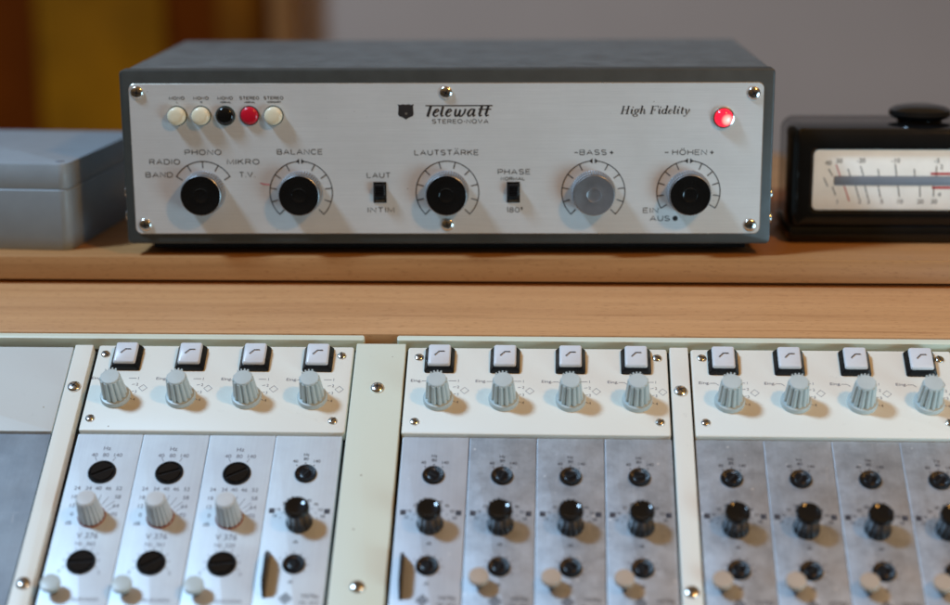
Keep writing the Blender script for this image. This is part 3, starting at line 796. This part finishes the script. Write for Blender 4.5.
# High Fidelity, a heavy italic serif drawn stroke by stroke: (points, widths)
def ell(cx, cy, rx, ry, a0, a1, n=14, t0=0.05, t1=0.15):
    pts = []; ws = []
    for k in range(n+1):
        a = R(a0+(a1-a0)*k/n); pts.append((cx+rx*math.cos(a), cy+ry*math.sin(a))); ws.append(t0+(t1-t0)*abs(math.cos(a))**1.5)
    return pts, ws
TH, TN = 0.155, 0.05
def stem(x, y0, y1, w_=TH): return ([(x, y0), (x, y1)], [w_, w_])
def ser(x, y, l=0.15): return ([(x-l, y), (x+l, y)], [TN, TN])
hook = lambda x: ([(x, 0.16), (x+0.02, 0.05), (x+0.09, 0.01), (x+0.19, 0.14)], [0.13, 0.11, 0.06, 0.03])
ent = lambda x: ([(x-0.13, 0.50), (x-0.03, 0.60)], [0.04, 0.06])
GL = {
 'H': (0.92, [stem(0.16, 0, 1), stem(0.66, 0, 1), ser(0.16, 0.02), ser(0.16, 0.98), ser(0.66, 0.02), ser(0.66, 0.98), ([(0.16, 0.51), (0.66, 0.51)], [TN, TN])]),
 'i': (0.40, [stem(0.16, 0.12, 0.62), hook(0.16), ent(0.16), ([(0.15, 0.84), (0.25, 0.84)], [0.15, 0.15])]),
 'g': (0.58, [ell(0.25, 0.40, 0.17, 0.22, 0, 360), ell(0.22, -0.15, 0.23, 0.15, 0, 360, t1=0.10), ([(0.16, 0.21), (0.12, 0.10), (0.30, 0.0)], [0.05, 0.08, 0.10]), ([(0.38, 0.57), (0.53, 0.62)], [0.05, 0.10])]),
 'h': (0.62, [stem(0.14, 0, 1.03), ser(0.10, 1.01, 0.09), ([(0.16, 0.36), (0.28, 0.58), (0.40, 0.60), (0.46, 0.48), (0.46, 0.14)], [0.04, 0.05, 0.09, 0.14, 0.14]), hook(0.46)]),
 'F': (0.78, [stem(0.18, 0, 1), ser(0.18, 0.02, 0.17), ([(0.02, 0.98), (0.74, 0.98)], [TN, TN]), ([(0.72, 1.0), (0.73, 0.74)], [0.09, 0.03]), ([(0.18, 0.52), (0.50, 0.52)], [TN, TN]), ([(0.49, 0.64), (0.49, 0.40)], [TN, TN])]),
 'd': (0.62, [ell(0.24, 0.31, 0.18, 0.30, 20, 340), stem(0.45, 0.12, 1.03), ser(0.41, 1.01, 0.09), hook(0.45)]),
 'e': (0.50, [([(0.10, 0.28), (0.30, 0.34), (0.39, 0.47), (0.30, 0.61), (0.17, 0.52), (0.10, 0.30), (0.15, 0.07), (0.27, 0.02), (0.42, 0.15)], [0.04, 0.05, 0.10, 0.05, 0.10, 0.15, 0.11, 0.06, 0.03])]),
 'l': (0.36, [stem(0.14, 0.12, 1.03), ser(0.10, 1.01, 0.09), hook(0.14)]),
 't': (0.40, [stem(0.16, 0.12, 0.86, 0.14), ([(0.02, 0.61), (0.34, 0.61)], [TN, TN]), hook(0.16)]),
 'y': (0.58, [([(0.02, 0.54), (0.10, 0.62), (0.17, 0.55), (0.20, 0.25), (0.26, 0.02)], [0.04, 0.07, 0.13, 0.14, 0.08]), ([(0.48, 0.62), (0.47, 0.35), (0.34, -0.02), (0.18, -0.27), (0.04, -0.24)], [0.13, 0.09, 0.05, 0.06, 0.13])]),
 ' ': (0.42, [])}
b = MB()
tot = sum(GL[c][0] for c in 'High Fidelity'); hh = 0.0052; wd = 0.0440
sx = wd/tot; x = 0.1118; zz = ZP; base_y = aw(85.0)
for c in 'High Fidelity':
    adv, strokes = GL[c]
    for pts, ws in strokes:
        zz += 0.000002
        b.ribbon([(x+(px)*sx+py*hh*0.24, base_y+py*hh) for px, py in pts], [q*hh*1.12 for q in ws], zz, M['ink'])
    x += adv*sx
b.build('lettering', plate)
# shield emblem with a small star
sh = [(-5.2, 4.9), (-3.6, 4.4), (-1.8, 4.9), (0, 4.5), (1.8, 4.9), (3.6, 4.4), (5.2, 4.9), (4.7, 3.4), (4.8, 0.8), (5.0, -1.4), (4.4, -2.8), (2.2, -3.6), (0, -5.0), (-2.2, -3.6), (-4.4, -2.8), (-5.0, -1.4), (-4.8, 0.8), (-4.7, 3.4)]
b = MB(); b.poly([(-0.0256+x*mm, aw(86.8+y)) for x, y in sh[::-1]][::-1], ZP, M['ink'])
st = []
for k in range(10):
    a = PI/2+k*PI/5; r_ = 1.15 if k % 2 == 0 else 0.5
    st.append((-0.0254+r_*mm*math.cos(a), aw(85.6)+r_*mm*math.sin(a)))
b.poly(st, ZP*1.05, M['plate_edge']); b.build('emblem', plate)
# dial scales
DC = 34.4
def dial(cx, offs, full=True, marker=False):
    b = MB(); k = M['ink']; r = 20.4*mm; wd = 0.00062; c0 = (cx*mm, aw(DC))
    lim = max(offs)
    if marker:
        b.arc(*c0, r, 90-lim, 90-5.5, wd, ZP, k); b.arc(*c0, r, 90+5.5, 90+lim, wd, ZP, k)
        for s in (-1, 1):
            x0 = c0[0]+s*0.7*mm; y0 = c0[1]+r
            b.poly([(x0, y0+1.7*mm), (x0, y0-1.7*mm), (x0+s*2.2*mm, y0-0.1*mm)][::s], ZP*1.03, k)
    else:
        b.arc(*c0, r, 90-lim, 90+lim, wd, ZP, k)
    for o_ in offs:
        for s in ((-1, 1) if o_ else (1,)):
            a = R(90+s*o_)
            b.ribbon([(c0[0]+(r+wd/2)*math.cos(a), c0[1]+(r+wd/2)*math.sin(a)), (c0[0]+15.9*mm*math.cos(a), c0[1]+15.9*mm*math.sin(a))], wd, ZP*1.02, k)
    return b.build('dial_scale', plate)
dial(-158.2, (0, 29.5, 59)); dial(-94.6, (27, 55, 82, 108, 135), marker=True); dial(0.6, (15, 45, 75, 105, 135))
dial(95.1, (27, 55, 82, 108, 135), marker=True); dial(156.4, (24, 48.6, 73, 97, 121), marker=True)
b = MB(); b.ribbon([(-0.1212, aw(40.6)), (-0.1190, aw(39.9)), (-0.1150, aw(39.5))], [0.0007, 0.0010, 0.0008], ZP, M['ink_red']); b.build('marking', plate)
# big knobs
def amp_ring():
    b = MB()
    b.lathe([(0.0143, 0), (0.0143, 0.0008), (0.0141, 0.0012), (0.0139, 0.0092), (0.0134, 0.0096)], M['knurl'], 416, 52, 0.0008, (0.001, 0.0093))
    return b.mesh('control_knob', 25)
def amp_cap(face):
    b = MB()
    b.lathe([(0.0130, 0.0070), (0.0130, 0.0092)], M['black'], 64, cap1=False)
    b.lathe([(0.0131, 0.0088), (0.01325, 0.0097), (0.0131, 0.0105), (0.0128, 0.0107)], M['dull_rim'], 72, cap1=False)
    b.lathe([(0.0128, 0.01065), (0.0122, 0.0106), (0.0085, 0.0100), (0.0050, 0.0097), (0.0046, 0.0098), (0.0042, 0.0096), (0.0009, 0.0095)], face, 72)
    return b.mesh('knob_cap', 30)
RING = amp_ring(); CAP_B = amp_cap(M['black']); CAP_G = amp_cap(M['gunmetal'])
for x, cap in ((-158.2, CAP_B), (-94.6, CAP_B), (0.4, CAP_B), (95.1, CAP_G), (156.6, CAP_B)):
    k = place('control_knob', RING, amp, (x*mm, -pz, aw(DC)), FRONT)
    place('knob_cap', cap, k, (0, 0, 0.0018))
    if cap is CAP_G: k['label'] = 'knob with a worn grey face'
# push buttons
def button(mat, r, h):
    b = MB(); b.lathe([(r, -0.001), (r, h-0.0018), (r*0.95, h-0.0008), (r*0.8, h-0.0001), (r*0.5, h+0.0003), (r*0.1, h+0.0004)], mat, 36)
    return b.mesh('push_button', 40)
b = MB(); b.lathe([(0.0064, 0), (0.0064, 0.0006), (0.0059, 0.0007)], M['green_black'], 36, cap1=False); BEZ = b.mesh('bezel')
for x, mat, h in zip(BX, ('ivory', 'ivory', 'black', 'red', 'ivory'), (0.0058, 0.0055, 0.0040, 0.0026, 0.0052)):
    k = place('push_button', button(M[mat], 0.0058, h), amp, (x*mm, -pz, aw(84.6)), FRONT)
    place('bezel', BEZ, k)
    k['label'] = {'ivory': 'round ivory push button', 'black': 'round black push button', 'red': 'round red push button pressed in'}[mat]
# slide switches
def slide():
    b = MB(); wd, h = 0.0084, 0.0136
    o_ = [(-wd/2, -h/2), (wd/2, -h/2), (wd/2, h/2), (-wd/2, h/2)]
    i_ = [(x*0.90, y*0.94) for x, y in o_]
    b.rings([[(x, y, 0.0) for x, y in o_], [(x, y, 0.0005) for x, y in o_], [(x, y, 0.0005) for x, y in i_], [(x, y, 0.00012) for x, y in i_]], M['black_soft'], False, False)
    b.poly(i_, 0.00012, M['void'])
    return b.mesh('slide_switch', 20)
SLD = slide()
b = MB(); b.box((0, 0.0016, 0.0020), (0.0066, 0.0078, 0.0046), M['black_soft'], 0.0006); 
for k in range(4): b.box((0, 0.0040-k*0.0016, 0.0045), (0.0060, 0.0005, 0.0006), M['black_soft'])
b.box((0, -0.0056, 0.0006), (0.0062, 0.0010, 0.0006), M['chrome']); LEV = b.mesh('switch_lever')
for x in (-43.2, 43.4):
    k = place('slide_switch', SLD, amp, (x*mm, -pz, aw(34.4)), FRONT); place('switch_lever', LEV, k)
# pilot lamp
b = MB(); b.lathe([(0.0071, 0), (0.0071, 0.0012), (0.0067, 0.0020), (0.0060, 0.0022), (0.0058, 0.0015)], M['chrome'], 40, cap1=False)
k = b.build('indicator_lamp', amp, (0.1776, -pz, aw(82.8)), FRONT); k['label'] = 'lit red indicator lamp in a chrome ring'
b = MB(); b.lathe([(0.0058, 0.0010), (0.0058, 0.0022)]+[(0.0058*math.cos(R(a)), 0.0022+0.0030*math.sin(R(a))) for a in (20, 40, 55, 70, 82)], M['lamp'], 40)
b.build('lamp_lens', k)
# screws on the face and on the sides
for x, w_ in ((-198.6, 99.6), (0.3, 99.0), (196.6, 98.2), (-197.6, 12.9), (0.4, 12.9), (196.8, 12.6)):
    place('screw', SCR_A, amp, (x*mm, -pz, aw(w_)), (PI/2, random.uniform(0, 1.5), 0))
for s, w1, w2 in ((-1, 40.0, 24.4), (1, 38.2, 22.4)):
    for w_ in (w1, w2):
        place('screw', SCR_A, amp, (s*AW/2, 0.007, aw(w_)-HB+0.002), (0, s*PI/2, 0))

# ------------------------------------------------------------------ grey enclosure beside the amplifier
bx = thing('enclosure', 'plain grey metal box with a screwed lid, beside the amplifier on the wooden shelf', 'box', (-0.3040, 0.0168, 0), (0, 0, -0.076))
def boxpart(z0, z1, ins, mat, top):
    b = MB(); wd, dp = 0.170, 0.150
    def ring(d, z): return [(-wd/2+x, dp/2+y, z) for x, y in rr(wd-2*d, dp-2*d, 0.007-d)]
    rs = [ring(ins, z0), ring(ins*0.4, z0+0.0008)]
    rs += [ring(0, z1-0.0016), ring(0.0005, z1-0.0005), ring(0.0016, z1)] if top else [ring(0, z1-0.0006), ring(0.0006, z1)]
    b.rings(rs, mat); return b
boxpart(0.0, 0.0412, 0.0008, M['box_grey'], False).build('body', bx)
lid = boxpart(0.0415, 0.0590, 0.0008, M['box_grey'], True).build('lid', bx)
b = MB(); b.lathe([(0.0030, 0), (0.0030, 0.0003), (0.0024, 0.0004)], M['slot'], 24); SCB = b.mesh('screw')
for x, y in ((-0.0075, 0.0080), (-0.1625, 0.0080), (-0.0075, 0.142), (-0.1625, 0.142)): place('screw', SCB, lid, (x, y, 0.0590))

# ------------------------------------------------------------------ panel meter in a black housing
MX, MY = 0.283, 0.0555
mt = thing('panel_meter', 'black bakelite meter with a long cream scale and a domed knob on top', 'meter', (MX, MY, 0))
b = MB(); MW, MH, MD = 0.213, 0.0775, 0.068
hw = 0.0915-0.0; wx0, wx1, wz0, wz1 = -0.0912, 0.0912, 0.0222, 0.0625
def mring(wd, h, cy, r, z): return [(x, cy+y, z) for x, y in rr(wd, h, r, 8)]
wc = (wz0+wz1)/2; ww = wx1-wx0; wh = wz1-wz0
b.rings([mring(MW-0.004, MH-0.004, MH/2, 0.006, -MD), mring(MW, MH, MH/2, 0.009, -MD+0.004), mring(MW, MH, MH/2, 0.009, -0.007),
         mring(MW-0.003, MH-0.003, MH/2, 0.0085, -0.0022), mring(MW-0.010, MH-0.010, MH/2, 0.0065, 0.0),
         mring(ww+0.005, wh+0.005, wc, 0.0050, 0.0), mring(ww+0.0008, wh+0.0008, wc, 0.0038, -0.0018), mring(ww, wh, wc, 0.0034, -0.0060)], M['black'], True, False)
b.slab(0, 0.0058, MW+0.003, 0.0116, -MD+0.004, 0.0040, 0.0045, 0.0028, M['black'])
b.build('housing', mt, rot=FRONT)
b = MB(); b.slab(0, wc, ww+0.001, wh+0.001, -0.0062, -0.0024, 0.0034, 0.0002, M['card']); dialc = b.build('dial_card', mt, rot=FRONT)
ZD = -0.00225
def dx(px): return (0.1916+(810+px/6.786-815)*0.000668)-MX
def dz(py): return 0.0623-(140+py/6.786-151)*0.000679
b = MB(); k = M['ink_dark']
for a in (((135, 200), (165, 248)), ((265, 200), (285, 248)), ((350, 180), (372, 248)), ((468, 200), (478, 248)), ((582, 165), (596, 248)), ((713, 198), (718, 248)), ((861, 180), (862, 248)),
          ((105, 260), (135, 320)), ((165, 320), (190, 380)), ((322, 314), (350, 400)), ((385, 314), (410, 400)), ((475, 314), (495, 395)), ((608, 314), (622, 390)), ((755, 314), (762, 390)), ((850, 314), (852, 388)),
          ((1010, 180), (1004, 248)), ((1150, 180), (1140, 248)), ((1000, 314), (996, 390)), ((1180, 314), (1170, 390))):
    b.ribbon([(dx(p[0]), dz(p[1])) for p in a], 0.0006, ZD, k)
for a in (((185, 170), (215, 248)), ((245, 314), (285, 420))): b.ribbon([(dx(p[0]), dz(p[1])) for p in a], 0.0007, ZD, M['dial_red'])
for a in (((825, 232), (1300, 232)), ((838, 326), (1300, 326))): b.ribbon([(dx(p[0]), dz(p[1])) for p in a], 0.0016, ZD, M['dial_red'])
for s, x, y in (('40', 132, 160), ('30', 205, 145), ('-20', 352, 143), ('-10', 585, 143), ('-5', 862, 143), ('0', 1010, 143), ('3', 1150, 143), ('1', 203, 425), ('2', 355, 420), ('3', 415, 422), ('5', 505, 420), ('10', 630, 420), ('20', 765, 420), ('30', 858, 420), ('4', 890, 372), ('2', 895, 185)):
    b.text(s, dx(x), dz(y), ZD, k, 0.0030)
b.build('scale_print', dialc)
b = MB(); x0, x1 = dx(175), 0.088
b.slab((x0+x1)/2, (dz(248)+dz(312))/2, x1-x0, dz(248)-dz(312), -0.0030, -0.0020, 0.0012, 0.0002, M['slot']); b.build('pointer_slot', dialc)
b = MB(); b.lathe([(0.0150, 0), (0.0150, 0.0022), (0.0185, 0.0030), (0.0212, 0.0055), (0.0205, 0.0085), (0.0170, 0.0105), (0.0100, 0.0118), (0.002, 0.0121)], M['black'], 56)
b.build('top_knob', mt, (-0.0165, 0.034, MH-0.0003))
